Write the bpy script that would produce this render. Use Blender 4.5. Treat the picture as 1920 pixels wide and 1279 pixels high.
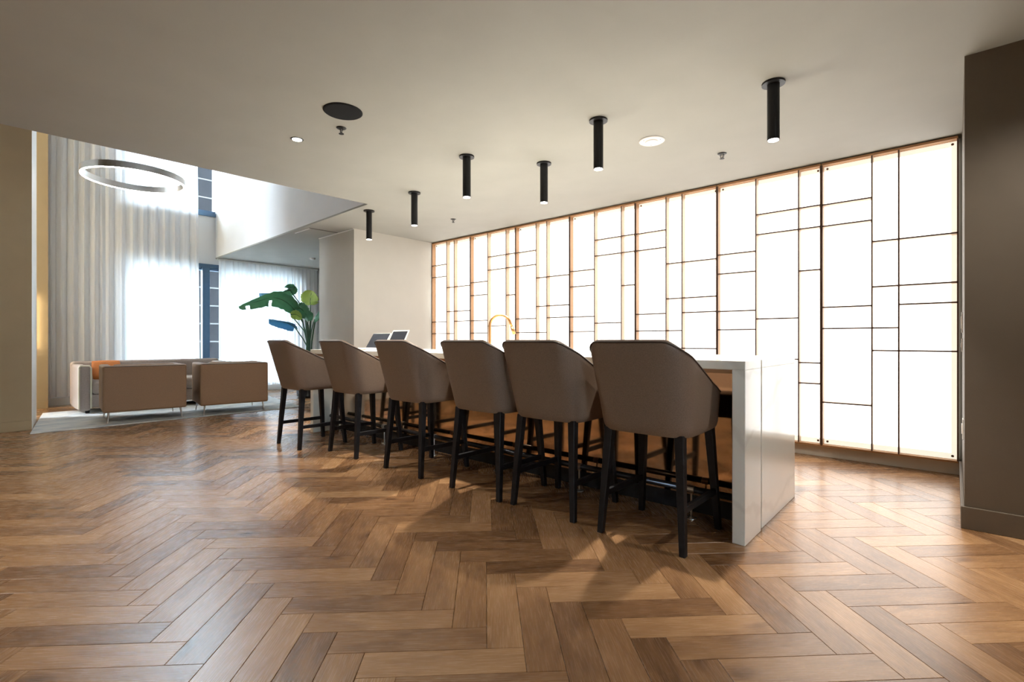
import bpy, bmesh, math, random
from mathutils import Vector, Matrix
random.seed(7)
PI = math.pi
for o in list(bpy.data.objects): bpy.data.objects.remove(o)
scene = bpy.context.scene
C = scene.collection

# ---------------------------------------------------------------- camera
CAM_H = 1.01
FPX, YAW, HORIZON = 927.0, math.radians(48.09), 637.7
cam = bpy.data.cameras.new('camera'); cam.sensor_width = 36.0; cam.sensor_fit = 'HORIZONTAL'
cam.lens = FPX / 1920 * 36.0; cam.shift_y = -(639.5 - HORIZON) / 1920; cam.clip_end = 200
cam_o = bpy.data.objects.new('camera', cam); C.objects.link(cam_o)
cam_o.location = (0, 0, CAM_H); cam_o.rotation_euler = (PI / 2, 0, PI / 2 - YAW)
scene.camera = cam_o
# ---------------------------------------------------------------- exposure, sky
vs = scene.view_settings
vs.view_transform = 'Standard'; vs.look = 'None'; vs.gamma = 1.0; vs.use_curve_mapping = False
vs.exposure = 0.45
SKY = 26.0            # bright overcast daylight outside
PANEL = 2.45          # backlit wall
SPOT = 170.0           # pendant downlights, W
DOWN = 75.0          # recessed downlights, W
cy = scene.cycles
cy.use_denoising = True; cy.use_adaptive_sampling = True; cy.adaptive_threshold = .035
cy.max_bounces = 6; cy.diffuse_bounces = 4; cy.glossy_bounces = 3; cy.transmission_bounces = 4; cy.transparent_max_bounces = 12
cy.caustics_reflective = False; cy.caustics_refractive = False; cy.sample_clamp_indirect = 8.0
w = bpy.data.worlds.new('sky'); scene.world = w; w.use_nodes = True
bgn = w.node_tree.nodes['Background']; bgn.inputs[0].default_value = (0.76, 0.88, 1.0, 1); bgn.inputs[1].default_value = SKY

# ---------------------------------------------------------------- constants of the place
CEIL = 2.535
VOID = 7.0             # atrium height, unseen top raised for more sky light
WALL_Y = 5.0          # face of the backlit panels
FRONT_Y = 4.93        # front edge of their fins

# ---------------------------------------------------------------- materials
MATS = {}
def new_mat(name):
    m = bpy.data.materials.new(name); m.use_nodes = True; MATS[name] = m
    return m, m.node_tree, m.node_tree.nodes['Principled BSDF']
def pset(b, **k):
    for n, v in k.items(): b.inputs[n.replace('_', ' ')].default_value = v
def principled(name, col, rough=.5, metal=0., noise=0., nscale=40., bump=0., bscale=200., spec=.5, coat=0.):
    m, t, b = new_mat(name); L = t.links
    pset(b, Base_Color=(*col, 1), Roughness=rough, Metallic=metal)
    b.inputs['Specular IOR Level'].default_value = spec
    b.inputs['Coat Weight'].default_value = coat
    tc = t.nodes.new('ShaderNodeTexCoord')
    if noise > 0:
        n = t.nodes.new('ShaderNodeTexNoise'); n.inputs['Scale'].default_value = nscale; n.inputs['Detail'].default_value = 4
        L.new(tc.outputs['Object'], n.inputs['Vector'])
        r = t.nodes.new('ShaderNodeMapRange'); r.inputs['To Min'].default_value = 1 - noise; r.inputs['To Max'].default_value = 1 + noise
        r.inputs['From Min'].default_value = .3; r.inputs['From Max'].default_value = .7
        L.new(n.outputs['Fac'], r.inputs['Value'])
        mx = t.nodes.new('ShaderNodeVectorMath'); mx.operation = 'SCALE'; mx.inputs[0].default_value = col
        L.new(r.outputs['Result'], mx.inputs['Scale']); L.new(mx.outputs['Vector'], b.inputs['Base Color'])
    if bump > 0:
        n2 = t.nodes.new('ShaderNodeTexNoise'); n2.inputs['Scale'].default_value = bscale; n2.inputs['Detail'].default_value = 3
        L.new(tc.outputs['Object'], n2.inputs['Vector'])
        bp = t.nodes.new('ShaderNodeBump'); bp.inputs['Strength'].default_value = bump; bp.inputs['Distance'].default_value = .002
        L.new(n2.outputs['Fac'], bp.inputs['Height']); L.new(bp.outputs['Normal'], b.inputs['Normal'])
    return m
def emissive(name, col, s):
    m, t, b = new_mat(name)
    pset(b, Base_Color=(.8, .8, .8, 1), Roughness=.5); b.inputs['Emission Color'].default_value = (*col, 1); b.inputs['Emission Strength'].default_value = s
    return m

principled('taupe_paint', (.365, .365, .335), .75, noise=.03, nscale=3, bump=.25, bscale=350)
principled('warm_lit_taupe', (.40, .305, .18), .7, noise=.03, nscale=4, bump=.25, bscale=350)  # same taupe paint, with warm light mixed into the colour
principled('shaded_taupe', (.12, .094, .068), .6, noise=.04, nscale=4, bump=.3, bscale=400)  # same taupe paint, darkened to carry the right wall's shade
principled('pillar_paint', (.56, .54, .49), .7, noise=.02, nscale=4, bump=.2, bscale=350)
principled('white_paint', (.84, .85, .86), .6, noise=.015, nscale=3)
principled('white_trim', (.80, .80, .78), .45)
principled('cream_trim', (.72, .68, .60), .45)
principled('subfloor', (.03, .018, .01), .9)
principled('black_metal', (.010, .010, .011), .45, noise=.1, nscale=60, spec=.3)
principled('black_wood', (.010, .010, .012), .5, noise=.25, nscale=30, bump=.1, bscale=120, spec=.3)
principled('copper', (.50, .25, .10), .34, metal=1., noise=.05)
principled('copper_fin', (.54, .40, .27), .5, noise=.04, nscale=30)
principled('copper_fin_dark', (.40, .21, .09), .5, noise=.05, nscale=30)
principled('fin_edge', (.10, .05, .03), .5)
principled('bronze_mirror', (.66, .47, .32), .07, metal=1., noise=.04, nscale=3)
principled('walnut', (.30, .15, .07), .5, noise=.2, nscale=12)
principled('steel', (.62, .60, .57), .28, metal=1.)
principled('leather', (.21, .148, .108), .48, noise=.16, nscale=240, bump=.35, bscale=420, spec=.42)
principled('leather_trim', (.05, .035, .027), .42, bump=.2, bscale=300)
principled('tan_leather', (.275, .160, .085), .55, noise=.08, nscale=160, bump=.3, bscale=300)
principled('taupe_velvet', (.36, .29, .25), .8, noise=.08, nscale=60, bump=.3, bscale=300)
principled('cream_piping', (.72, .66, .52), .6)
principled('orange_fabric', (.62, .20, .05), .8, noise=.12, nscale=120, bump=.3, bscale=300)
principled('window_frame', (.07, .14, .23), .4, noise=.05)
principled('toe_kick', (.05, .055, .065), .25, metal=.6)
principled('plastic_white', (.92, .92, .91), .4)
principled('screen_glass', (.014, .013, .017), .45, noise=.2, nscale=8, spec=.12)
principled('laptop_white', (.78, .77, .74), .35)
principled('keyboard_grey', (.30, .30, .30), .5)
principled('speaker_black', (.009, .009, .010), .8, noise=.1, nscale=200, spec=.15)
principled('stem_green', (.035, .10, .05), .45, noise=.2, nscale=20)
principled('soil', (.03, .02, .012), .95, noise=.4, nscale=60, bump=.6, bscale=60)
principled('planter_black', (.02, .02, .022), .5, noise=.1)
principled('cladding', (.011, .011, .012), 1., noise=.12, nscale=1.5, spec=0.)
principled('cladding_joint', (.075, .075, .075), 1., spec=0.)
principled('asphalt', (.42, .42, .41), .9, noise=.1)
emissive('lamp_white', (1.0, .95, .86), 12.)
emissive('ring_light', (1.0, .98, .95), 26.)
emissive('sconce_light', (1.0, .80, .50), 14.)
emissive('pane_light', (1.0, .985, .95), PANEL)
emissive('pane_border', (1.0, .97, .82), PANEL * .24)

def mat_marble():
    m, t, b = new_mat('marble'); L = t.links
    tc = t.nodes.new('ShaderNodeTexCoord')
    n = t.nodes.new('ShaderNodeTexNoise'); n.inputs['Scale'].default_value = 1.3; n.inputs['Detail'].default_value = 6; n.inputs['Distortion'].default_value = 1.2
    L.new(tc.outputs['Object'], n.inputs['Vector'])
    wv = t.nodes.new('ShaderNodeTexWave'); wv.inputs['Scale'].default_value = .9; wv.inputs['Distortion'].default_value = 9; wv.inputs['Detail'].default_value = 4
    wv.inputs['Detail Scale'].default_value = 1.4
    mp = t.nodes.new('ShaderNodeMapping'); mp.inputs['Rotation'].default_value = (.5, .8, .6); L.new(tc.outputs['Object'], mp.inputs['Vector']); L.new(mp.outputs['Vector'], wv.inputs['Vector'])
    cr = t.nodes.new('ShaderNodeValToRGB'); e = cr.color_ramp.elements
    e[0].position = .0; e[0].color = (.60, .58, .53, 1); e[1].position = .06; e[1].color = (.78, .77, .71, 1)
    e2 = e.new(.5); e2.color = (.82, .81, .75, 1)
    L.new(wv.outputs['Fac'], cr.inputs['Fac'])
    mx = t.nodes.new('ShaderNodeMix'); mx.data_type = 'RGBA'; mx.blend_type = 'MIX'
    L.new(n.outputs['Fac'], mx.inputs['Factor']); L.new(cr.outputs['Color'], mx.inputs[6]); mx.inputs[7].default_value = (.82, .815, .75, 1)
    L.new(mx.outputs[2], b.inputs['Base Color']); pset(b, Roughness=.12)
mat_marble()

def mat_wood(name, attr):
    m, t, b = new_mat(name); L = t.links; N = t.nodes.new
    if attr:
        a = N('ShaderNodeAttribute'); a.attribute_name = 'lp'; vec = a.outputs['Vector']
        a2 = N('ShaderNodeAttribute'); a2.attribute_name = 'tone'; tone = a2.outputs['Fac']
    else:
        oi = N('ShaderNodeObjectInfo'); tone = oi.outputs['Random']
        tc = N('ShaderNodeTexCoord'); cm = N('ShaderNodeCombineXYZ')
        ml = N('ShaderNodeMath'); ml.operation = 'MULTIPLY'; ml.inputs[1].default_value = 57.; L.new(tone, ml.inputs[0])
        ml2 = N('ShaderNodeMath'); ml2.operation = 'MULTIPLY'; ml2.inputs[1].default_value = 31.; L.new(tone, ml2.inputs[0])
        L.new(ml.outputs[0], cm.inputs[0]); L.new(ml2.outputs[0], cm.inputs[1])
        ad = N('ShaderNodeVectorMath'); ad.operation = 'ADD'; L.new(tc.outputs['Object'], ad.inputs[0]); L.new(cm.outputs[0], ad.inputs[1])
        vec = ad.outputs['Vector']
    # broad figure
    mp = N('ShaderNodeMapping'); mp.inputs['Scale'].default_value = (2.6, 11., 1); L.new(vec, mp.inputs['Vector'])
    n1 = N('ShaderNodeTexNoise'); n1.inputs['Scale'].default_value = 1.; n1.inputs['Detail'].default_value = 5; n1.inputs['Distortion'].default_value = 1.6; L.new(mp.outputs['Vector'], n1.inputs['Vector'])
    # fine grain
    mp2 = N('ShaderNodeMapping'); mp2.inputs['Scale'].default_value = (11., 260., 1); L.new(vec, mp2.inputs['Vector'])
    n2 = N('ShaderNodeTexNoise'); n2.inputs['Scale'].default_value = 1.; n2.inputs['Detail'].default_value = 3; L.new(mp2.outputs['Vector'], n2.inputs['Vector'])
    # knots
    mp3 = N('ShaderNodeMapping'); mp3.inputs['Scale'].default_value = (2.2, 4.2, 1); L.new(vec, mp3.inputs['Vector'])
    vo = N('ShaderNodeTexVoronoi'); vo.inputs['Scale'].default_value = 1.; L.new(mp3.outputs['Vector'], vo.inputs['Vector'])
    kr = N('ShaderNodeMapRange'); kr.inputs['From Min'].default_value = .03; kr.inputs['From Max'].default_value = .17; kr.inputs['To Min'].default_value = -.32; kr.inputs['To Max'].default_value = 0.
    L.new(vo.outputs['Distance'], kr.inputs['Value'])
    # combine to a 0..1 shade
    def math2(op, x, y):
        q = N('ShaderNodeMath'); q.operation = op
        for i, v in enumerate((x, y)):
            if isinstance(v, (int, float)): q.inputs[i].default_value = v
            else: L.new(v, q.inputs[i])
        return q.outputs[0]
    # tone is uniform: stretch it
    tn = math2('MULTIPLY', math2('SUBTRACT', tone, .5), .42)
    s = math2('ADD', tn, math2('MULTIPLY', math2('SUBTRACT', n1.outputs['Fac'], .5), .66))
    s = math2('ADD', s, math2('MULTIPLY', math2('SUBTRACT', n2.outputs['Fac'], .5), .17))
    s = math2('ADD', s, kr.outputs['Result'])
    s = math2('ADD', s, .40)
    cr = N('ShaderNodeValToRGB'); e = cr.color_ramp.elements
    e[0].position = 0.; e[0].color = (.105, .050, .022, 1)
    e[1].position = 1.; e[1].color = (.60, .395, .215, 1)
    for p, c in ((.25, (.22, .112, .050)), (.5, (.35, .19, .088)), (.75, (.46, .27, .135))):
        q = e.new(p); q.color = (*c, 1)
    L.new(s, cr.inputs['Fac']); L.new(cr.outputs['Color'], b.inputs['Base Color'])
    rr = N('ShaderNodeMapRange'); rr.inputs['To Min'].default_value = .23; rr.inputs['To Max'].default_value = .31; L.new(n2.outputs['Fac'], rr.inputs['Value']); L.new(rr.outputs['Result'], b.inputs['Roughness'])
    bp = N('ShaderNodeBump'); bp.inputs['Strength'].default_value = .12; bp.inputs['Distance'].default_value = .001; L.new(n2.outputs['Fac'], bp.inputs['Height']); L.new(bp.outputs['Normal'], b.inputs['Normal'])
mat_wood('oak', False); mat_wood('oak_far', True)

def mat_cloth(name, col, transp, transl):
    m = bpy.data.materials.new(name); m.use_nodes = True; t = m.node_tree; t.nodes.clear(); L = t.links; MATS[name] = m
    o = t.nodes.new('ShaderNodeOutputMaterial'); d = t.nodes.new('ShaderNodeBsdfDiffuse'); tr = t.nodes.new('ShaderNodeBsdfTranslucent'); tp = t.nodes.new('ShaderNodeBsdfTransparent')
    d.inputs[0].default_value = (*col, 1); tr.inputs[0].default_value = (*col, 1)
    m1 = t.nodes.new('ShaderNodeMixShader'); m1.inputs[0].default_value = transl; L.new(d.outputs[0], m1.inputs[1]); L.new(tr.outputs[0], m1.inputs[2])
    m2 = t.nodes.new('ShaderNodeMixShader'); m2.inputs[0].default_value = transp; L.new(m1.outputs[0], m2.inputs[1]); L.new(tp.outputs[0], m2.inputs[2])
    L.new(m2.outputs[0], o.inputs[0])
mat_cloth('sheer_cloth', (.93, .93, .94), .09, .50)
mat_cloth('pane_glass', (.9, .95, 1.), .96, .0)

def mat_glass():
    m = bpy.data.materials.new('window_glass'); m.use_nodes = True; t = m.node_tree; t.nodes.clear(); L = t.links; MATS['window_glass'] = m
    o = t.nodes.new('ShaderNodeOutputMaterial'); g = t.nodes.new('ShaderNodeBsdfGlossy'); g.inputs['Roughness'].default_value = .02
    tp = t.nodes.new('ShaderNodeBsdfTransparent'); tp.inputs[0].default_value = (.93, .97, .98, 1)
    fr = t.nodes.new('ShaderNodeFresnel'); fr.inputs[0].default_value = 1.25
    mx = t.nodes.new('ShaderNodeMixShader'); L.new(fr.outputs[0], mx.inputs[0]); L.new(tp.outputs[0], mx.inputs[1]); L.new(g.outputs[0], mx.inputs[2]); L.new(mx.outputs[0], o.inputs[0])
mat_glass()

def mat_leaf(name, c1, c2):
    m, t, b = new_mat(name); L = t.links
    tc = t.nodes.new('ShaderNodeTexCoord'); wv = t.nodes.new('ShaderNodeTexNoise'); wv.inputs['Scale'].default_value = 9; L.new(tc.outputs['Object'], wv.inputs['Vector'])
    mx = t.nodes.new('ShaderNodeMix'); mx.data_type = 'RGBA'; L.new(wv.outputs['Fac'], mx.inputs['Factor']); mx.inputs[6].default_value = (*c1, 1); mx.inputs[7].default_value = (*c2, 1)
    L.new(mx.outputs[2], b.inputs['Base Color']); pset(b, Roughness=.35)
    tr = t.nodes.new('ShaderNodeBsdfTranslucent'); L.new(mx.outputs[2], tr.inputs[0])
    ms = t.nodes.new('ShaderNodeMixShader'); ms.inputs[0].default_value = .45; L.new(b.outputs[0], ms.inputs[1]); L.new(tr.outputs[0], ms.inputs[2])
    L.new(ms.outputs[0], t.nodes['Material Output'].inputs[0])
mat_leaf('leaf_green', (.13, .34, .19), (.20, .45, .27))
mat_leaf('leaf_blue', (.13, .40, .60), (.20, .50, .72))
mat_leaf('leaf_lime', (.38, .52, .09), (.55, .66, .20))

def mat_rug():
    m, t, b = new_mat('rug_pile'); L = t.links
    tc = t.nodes.new('ShaderNodeTexCoord'); n = t.nodes.new('ShaderNodeTexNoise'); n.inputs['Scale'].default_value = 5; n.inputs['Detail'].default_value = 8; n.inputs['Distortion'].default_value = 1.
    mp = t.nodes.new('ShaderNodeMapping'); mp.inputs['Scale'].default_value = (3, .7, 1); L.new(tc.outputs['Object'], mp.inputs['Vector']); L.new(mp.outputs['Vector'], n.inputs['Vector'])
    cr = t.nodes.new('ShaderNodeValToRGB'); e = cr.color_ramp.elements
    e[0].position = .35; e[0].color = (.42, .45, .48, 1); e[1].position = .58; e[1].color = (.74, .73, .69, 1)
    L.new(n.outputs['Fac'], cr.inputs['Fac']); L.new(cr.outputs['Color'], b.inputs['Base Color']); pset(b, Roughness=.95)
    n2 = t.nodes.new('ShaderNodeTexNoise'); n2.inputs['Scale'].default_value = 250; L.new(tc.outputs['Object'], n2.inputs['Vector'])
    bp = t.nodes.new('ShaderNodeBump'); bp.inputs['Strength'].default_value = .5; bp.inputs['Distance'].default_value = .004; L.new(n2.outputs['Fac'], bp.inputs['Height']); L.new(bp.outputs['Normal'], b.inputs['Normal'])
mat_rug()

# ---------------------------------------------------------------- mesh helpers
def tag(o, label=None, cat=None, group=None, kind=None):
    for k, v in (('label', label), ('category', cat), ('group', group), ('kind', kind)):
        if v: o[k] = v
    return o
def link(name, me, mats, parent=None, smooth=False):
    for m in (mats if isinstance(mats, (list, tuple)) else [mats]): me.materials.append(MATS[m])
    if smooth:
        for p in me.polygons: p.use_smooth = True
    o = bpy.data.objects.new(name, me); C.objects.link(o)
    if parent: o.parent = parent
    return o
def thing(name, label, cat, loc=(0, 0, 0), rz=0., group=None):
    o = bpy.data.objects.new(name, None); C.objects.link(o); o.empty_display_size = .1
    o.location = loc; o.rotation_euler = (0, 0, rz)
    return tag(o, label, cat, group)
class MB:
    def __init__(s): s.v = []; s.f = []; s.m = []
    def add(s, vs_, fs, mi=0):
        n = len(s.v); s.v += [tuple(v) for v in vs_]; s.f += [tuple(i + n for i in f) for f in fs]; s.m += [mi] * len(fs); return s
    def box(s, a, b, mi=0):
        x0, y0, z0 = a; x1, y1, z1 = b
        return s.add([(x0, y0, z0), (x1, y0, z0), (x1, y1, z0), (x0, y1, z0), (x0, y0, z1), (x1, y0, z1), (x1, y1, z1), (x0, y1, z1)],
                     [(3, 2, 1, 0), (4, 5, 6, 7), (0, 1, 5, 4), (1, 2, 6, 5), (2, 3, 7, 6), (3, 0, 4, 7)], mi)
    def prism(s, pts, z0, z1, mi=0):
        n = len(pts); vs_ = [(x, y, z0) for x, y in pts] + [(x, y, z1) for x, y in pts]
        return s.add(vs_, [tuple(reversed(range(n))), tuple(range(n, 2 * n))] + [(i, (i + 1) % n, n + (i + 1) % n, n + i) for i in range(n)], mi)
    def lathe(s, prof, n=24, c=(0, 0, 0), mi=0):
        vs_ = []; fs = []
        for r, z in prof:
            for i in range(n):
                a = 2 * PI * i / n; vs_.append((c[0] + r * math.cos(a), c[1] + r * math.sin(a), c[2] + z))
        for j in range(len(prof) - 1):
            for i in range(n):
                k = (i + 1) % n; fs.append((j * n + i, j * n + k, (j + 1) * n + k, (j + 1) * n + i))
        fs.append(tuple(reversed(range(n)))); fs.append(tuple(range((len(prof) - 1) * n, len(prof) * n)))
        return s.add(vs_, fs, mi)
    def tube(s, pts, r, n=8, mi=0, closed=False):
        pts = [Vector(p) for p in pts]; vs_ = []; fs = []; N = len(pts)
        rs = r if isinstance(r, (list, tuple)) else [r] * N
        up = Vector((0, 0, 1))
        for i, p in enumerate(pts):
            if closed: tg = pts[(i + 1) % N] - pts[i - 1]
            else: tg = pts[min(i + 1, N - 1)] - pts[max(i - 1, 0)]
            tg.normalize(); ref = up if abs(tg.z) < .95 else Vector((1, 0, 0))
            if i == 0: a = tg.cross(ref).normalized()
            else: a = (a - tg * a.dot(tg)).normalized()
            b = tg.cross(a)
            for k in range(n):
                q = 2 * PI * k / n; vs_.append(p + (a * math.cos(q) + b * math.sin(q)) * rs[i])
        rng = N if closed else N - 1
        for i in range(rng):
            for k in range(n):
                k2 = (k + 1) % n; j = (i + 1) % N
                fs.append((i * n + k, i * n + k2, j * n + k2, j * n + k))
        if not closed:
            fs.append(tuple(reversed(range(n)))); fs.append(tuple(range((N - 1) * n, N * n)))
        return s.add(vs_, fs, mi)
    def bar(s, p, q, wa, wb, mi=0):
        """square tapered bar from p to q with widths wa, wb"""
        p = Vector(p); q = Vector(q); vs_ = []
        for c, h in ((p, wa / 2), (q, wb / 2)):
            vs_ += [c + Vector((-h, -h, 0)), c + Vector((h, -h, 0)), c + Vector((h, h, 0)), c + Vector((-h, h, 0))]
        return s.add(vs_, [(3, 2, 1, 0), (4, 5, 6, 7), (0, 1, 5, 4), (1, 2, 6, 5), (2, 3, 7, 6), (3, 0, 4, 7)], mi)
    def mesh(s, name, bevel=0., seg=2):
        me = bpy.data.meshes.new(name); me.from_pydata(s.v, [], s.f)
        for p, i in zip(me.polygons, s.m): p.material_index = i
        if bevel > 0:
            bm = bmesh.new(); bm.from_mesh(me)
            bmesh.ops.recalc_face_normals(bm, faces=bm.faces)
            bmesh.ops.bevel(bm, geom=list(bm.edges), offset=bevel, segments=seg, profile=.5, affect='EDGES', clamp_overlap=True)
            bm.to_mesh(me); bm.free()
        else:
            bm = bmesh.new(); bm.from_mesh(me); bmesh.ops.recalc_face_normals(bm, faces=bm.faces); bm.to_mesh(me); bm.free()
        me.update(); return me
    def build(s, name, mats, parent=None, bevel=0., seg=2, smooth=False):
        return link(name, s.mesh(name, bevel, seg), mats, parent, smooth)
def struct(name, mb, mats, parent=None, label=None, bevel=0.):
    o = mb.build(name, mats, parent, bevel)
    if parent is None: o['kind'] = 'structure'
    if label: o['label'] = label
    return o
def copy_tree(o, parent=None):
    c = o.copy(); C.objects.link(c); c.parent = parent
    for ch in list(o.children): copy_tree(ch, c)
    return c
# a pixel of the photograph to a point in the place at a given X (for reading off positions)
FX, FY = -math.cos(YAW), math.sin(YAW); RX, RY = math.sin(YAW), math.cos(YAW)
def at_x(px, py, X):
    u = (px - 960) / FPX; dx, dy = FX + RX * u, FY + RY * u; t = X / dx
    return Vector((X, dy * t, CAM_H + (HORIZON - py) / FPX * t))
def depth(x, y): return x * FX + y * FY
def lateral(x, y): return x * RX + y * RY

# ================================================================ SETTING
# ---- floor: herringbone planks
floor = struct('floor', MB().box((-10.6, -4.7, -.06), (4.3, 5.3, -.016)), 'subfloor', label='herringbone oak plank floor')
PW, PL, GAP = .1215, .5155, .0012
def plank_mb(lx, ly):
    c = .0011; h = .016
    x, y = lx / 2, ly / 2
    b = MB()
    lo = [(-x, -y), (x, -y), (x, y), (-x, y)]; hi = [(-x + c, -y + c), (x - c, -y + c), (x - c, y - c), (-x + c, y - c)]
    vs_ = [(a, d, -h) for a, d in lo] + [(a, d, -c) for a, d in lo] + [(a, d, 0) for a, d in hi]
    fs = [(8, 9, 10, 11)] + [(i, (i + 1) % 4, 4 + (i + 1) % 4, 4 + i) for i in range(4)] + [(4 + i, 4 + (i + 1) % 4, 8 + (i + 1) % 4, 8 + i) for i in range(4)]
    return vs_, fs
PV, PF = plank_mb(PL - GAP, PW - GAP)
plank_me = bpy.data.meshes.new('plank'); plank_me.from_pydata(PV, [], PF); plank_me.materials.append(MATS['oak']); plank_me.update()
S2 = math.sqrt(2)
cands = []
U0, V0 = 1.371, 1.801        # one joint corner read off the floor
for band in range(-18, 14):
    along_u = band % 2 == 0
    # lower-left corner of the first plank of this band
    ku = sum(1 for b in range(min(band, 0), max(band, 0)) if b % 2 == 0) * (1 if band >= 0 else -1)
    kv = sum(1 for b in range(min(band, 0), max(band, 0)) if b % 2 != 0) * (1 if band >= 0 else -1)
    bu, bv = U0 + ku * PL, V0 + kv * PL
    for k in range(-110, 70):
        u, v = bu + k * PW, bv - k * PW
        if along_u: cu, cv, ang = u + PL / 2, v + PW / 2, PI / 4
        else: cu, cv, ang = u + PW / 2, v + PL / 2, 3 * PI / 4
        x, y = (cu - cv) / S2, (cu + cv) / S2
        if not (-10.5 < x < 4.1 and -4.5 < y < 5.15): continue
        d = depth(x, y); lt = lateral(x, y)
        vis = d > 1.15 and abs(lt / d) < 1.2 and not (-7.4 > x and y < .2)
        cands.append((d if vis else 99 + random.random(), x, y, ang))
cands.sort()
for i, (d, x, y, ang) in enumerate(cands[:300]):
    o = bpy.data.objects.new('plank', plank_me); C.objects.link(o); o.parent = floor
    o.location = (x, y, random.uniform(-.0003, .0)); o.rotation_euler = (0, 0, ang + (PI if random.random() < .5 else 0))
vs_, fs, lp, tone = [], [], [], []
for d, x, y, ang in cands[300:]:
    n = len(vs_); ca, sa = math.cos(ang), math.sin(ang); r = random.random(); dz = random.uniform(-.0003, 0)
    for a, b, z in PV:
        vs_.append((x + a * ca - b * sa, y + a * sa + b * ca, z + dz)); lp += [a + r * 57, b + r * 31, z]; tone.append(r)
    fs += [tuple(i + n for i in f) for f in PF]
me = bpy.data.meshes.new('far_planks'); me.from_pydata(vs_, [], fs)
at = me.attributes.new('lp', 'FLOAT_VECTOR', 'POINT'); at.data.foreach_set('vector', lp)
at = me.attributes.new('tone', 'FLOAT', 'POINT'); at.data.foreach_set('value', tone)
o = link('far_planks', me, 'oak_far', floor); o['kind'] = 'stuff'

# ---- ceilings
EDGE_A, EDGE_B, EDGE_C = (-5.18, -4.6), (-4.91, 3.05), (-10.55, 3.197)
cm = MB().prism([EDGE_A, (4.25, -4.6), (4.25, 3.05), EDGE_B], CEIL, CEIL + .02)
cm.prism([EDGE_B, (4.25, 3.05), (4.25, 5.25), (-10.55, 5.25), EDGE_C], CEIL, CEIL + .02)
struct('ceiling', cm, 'taupe_paint', label='low taupe ceiling with a cut edge at the atrium')
struct('ceiling_atrium', MB().box((-10.6, -4.7, VOID), (-4.7, 3.4, VOID + .1)), 'white_paint', label='high white ceiling over the lounge')
# ---- bulkhead walls above the low ceiling, around the atrium
struct('wall_bulkhead_back', MB().prism([EDGE_B, (EDGE_B[0], 3.17), (-10.55, 3.317), EDGE_C], CEIL + .02, VOID), 'white_paint', label='white bulkhead wall above the low ceiling edge')
struct('wall_bulkhead_side', MB().prism([EDGE_A, EDGE_B, (-4.79, 3.05), (-5.06, -4.6)], CEIL + .02, VOID), 'white_paint', label='white bulkhead wall facing the windows')
# ---- right pillar / wall
struct('wall_right', MB().box((.035, 3.6, 0), (4.25, 5.2, CEIL)), 'shaded_taupe', label='taupe wall block at the right edge, shade in its colour')
bb = MB().box((.02, 3.585, 0), (4.2, 3.6, .118)).box((.02, 3.6, 0), (.035, 4.97, .118))
struct('baseboard_right', bb, 'shaded_taupe', label='baseboard of the right wall, shade in its colour', bevel=.0025)
# ---- back wall behind the panels, and its base strip
struct('wall_back', MB().box((-6.2, 5.045, 0), (.035, 5.2, CEIL)), 'pillar_paint', label='wall carrying the backlit panels')
struct('baseboard_back', MB().box((-6.115, 4.985, 0), (.03, 5.045, .095)), 'cream_trim', label='pale base strip below the backlit panels', bevel=.002)
# ---- pillar between bar and lounge
struct('wall_pillar', MB().box((-7.1, 3.585, 0), (-6.12, 5.2, CEIL)), 'pillar_paint', label='pale pillar behind the far end of the island')
struct('baseboard_pillar', MB().box((-7.112, 3.573, 0), (-6.108, 3.585, .11)).box((-6.12, 3.585, 0), (-6.108, 4.98, .11)), 'pillar_paint', bevel=.002)
tr = MB().box((-7.1, 3.574, CEIL - .012), (-6.12, 3.585, CEIL - .002))
struct('trim_1', tr, 'white_trim', label='thin white trim along the top of the pillar')
struct('trim_2', MB().box((-6.55, 3.16, CEIL - .004), (-6.53, 3.57, CEIL + .002)), 'leather_trim', label='dark ceiling slot beside the pillar')
struct('trim_3', MB().box((-7.0, 3.17, CEIL - .006), (-6.56, 3.185, CEIL + .002)), 'white_trim', label='thin white ceiling slot beside the bulkhead')
# ---- left wall, its end whitened to carry daylight
struct('wall_left', MB().prism([(-7.74, -4.6), (-7.74, .53), (-8.70, .60), (-8.70, -4.6)], 0, VOID), 'warm_lit_taupe', label='tall taupe wall at the left edge, warm light in its colour')
struct('trim_4', MB().prism([(-7.745, .532), (-8.72, .642), (-8.72, .60), (-7.745, .52)], 0, VOID), 'white_trim', label='end face of the left wall, daylight in its colour')
struct('baseboard_left', MB().box((-7.74, -4.55, 0), (-7.725, .53, .11)), 'warm_lit_taupe', label='baseboard of the left wall, warm light in its colour', bevel=.002)
struct('wall_sconce', MB().box((-10.5, -1.2, 0), (-10.0, .86, VOID)), 'warm_lit_taupe', label='taupe wall stub carrying the wall light, warm light in its colour')
struct('baseboard_sconce', MB().box((-10.0, -1.2, 0), (-9.985, .86, .105)), 'warm_lit_taupe', bevel=.002)
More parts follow.
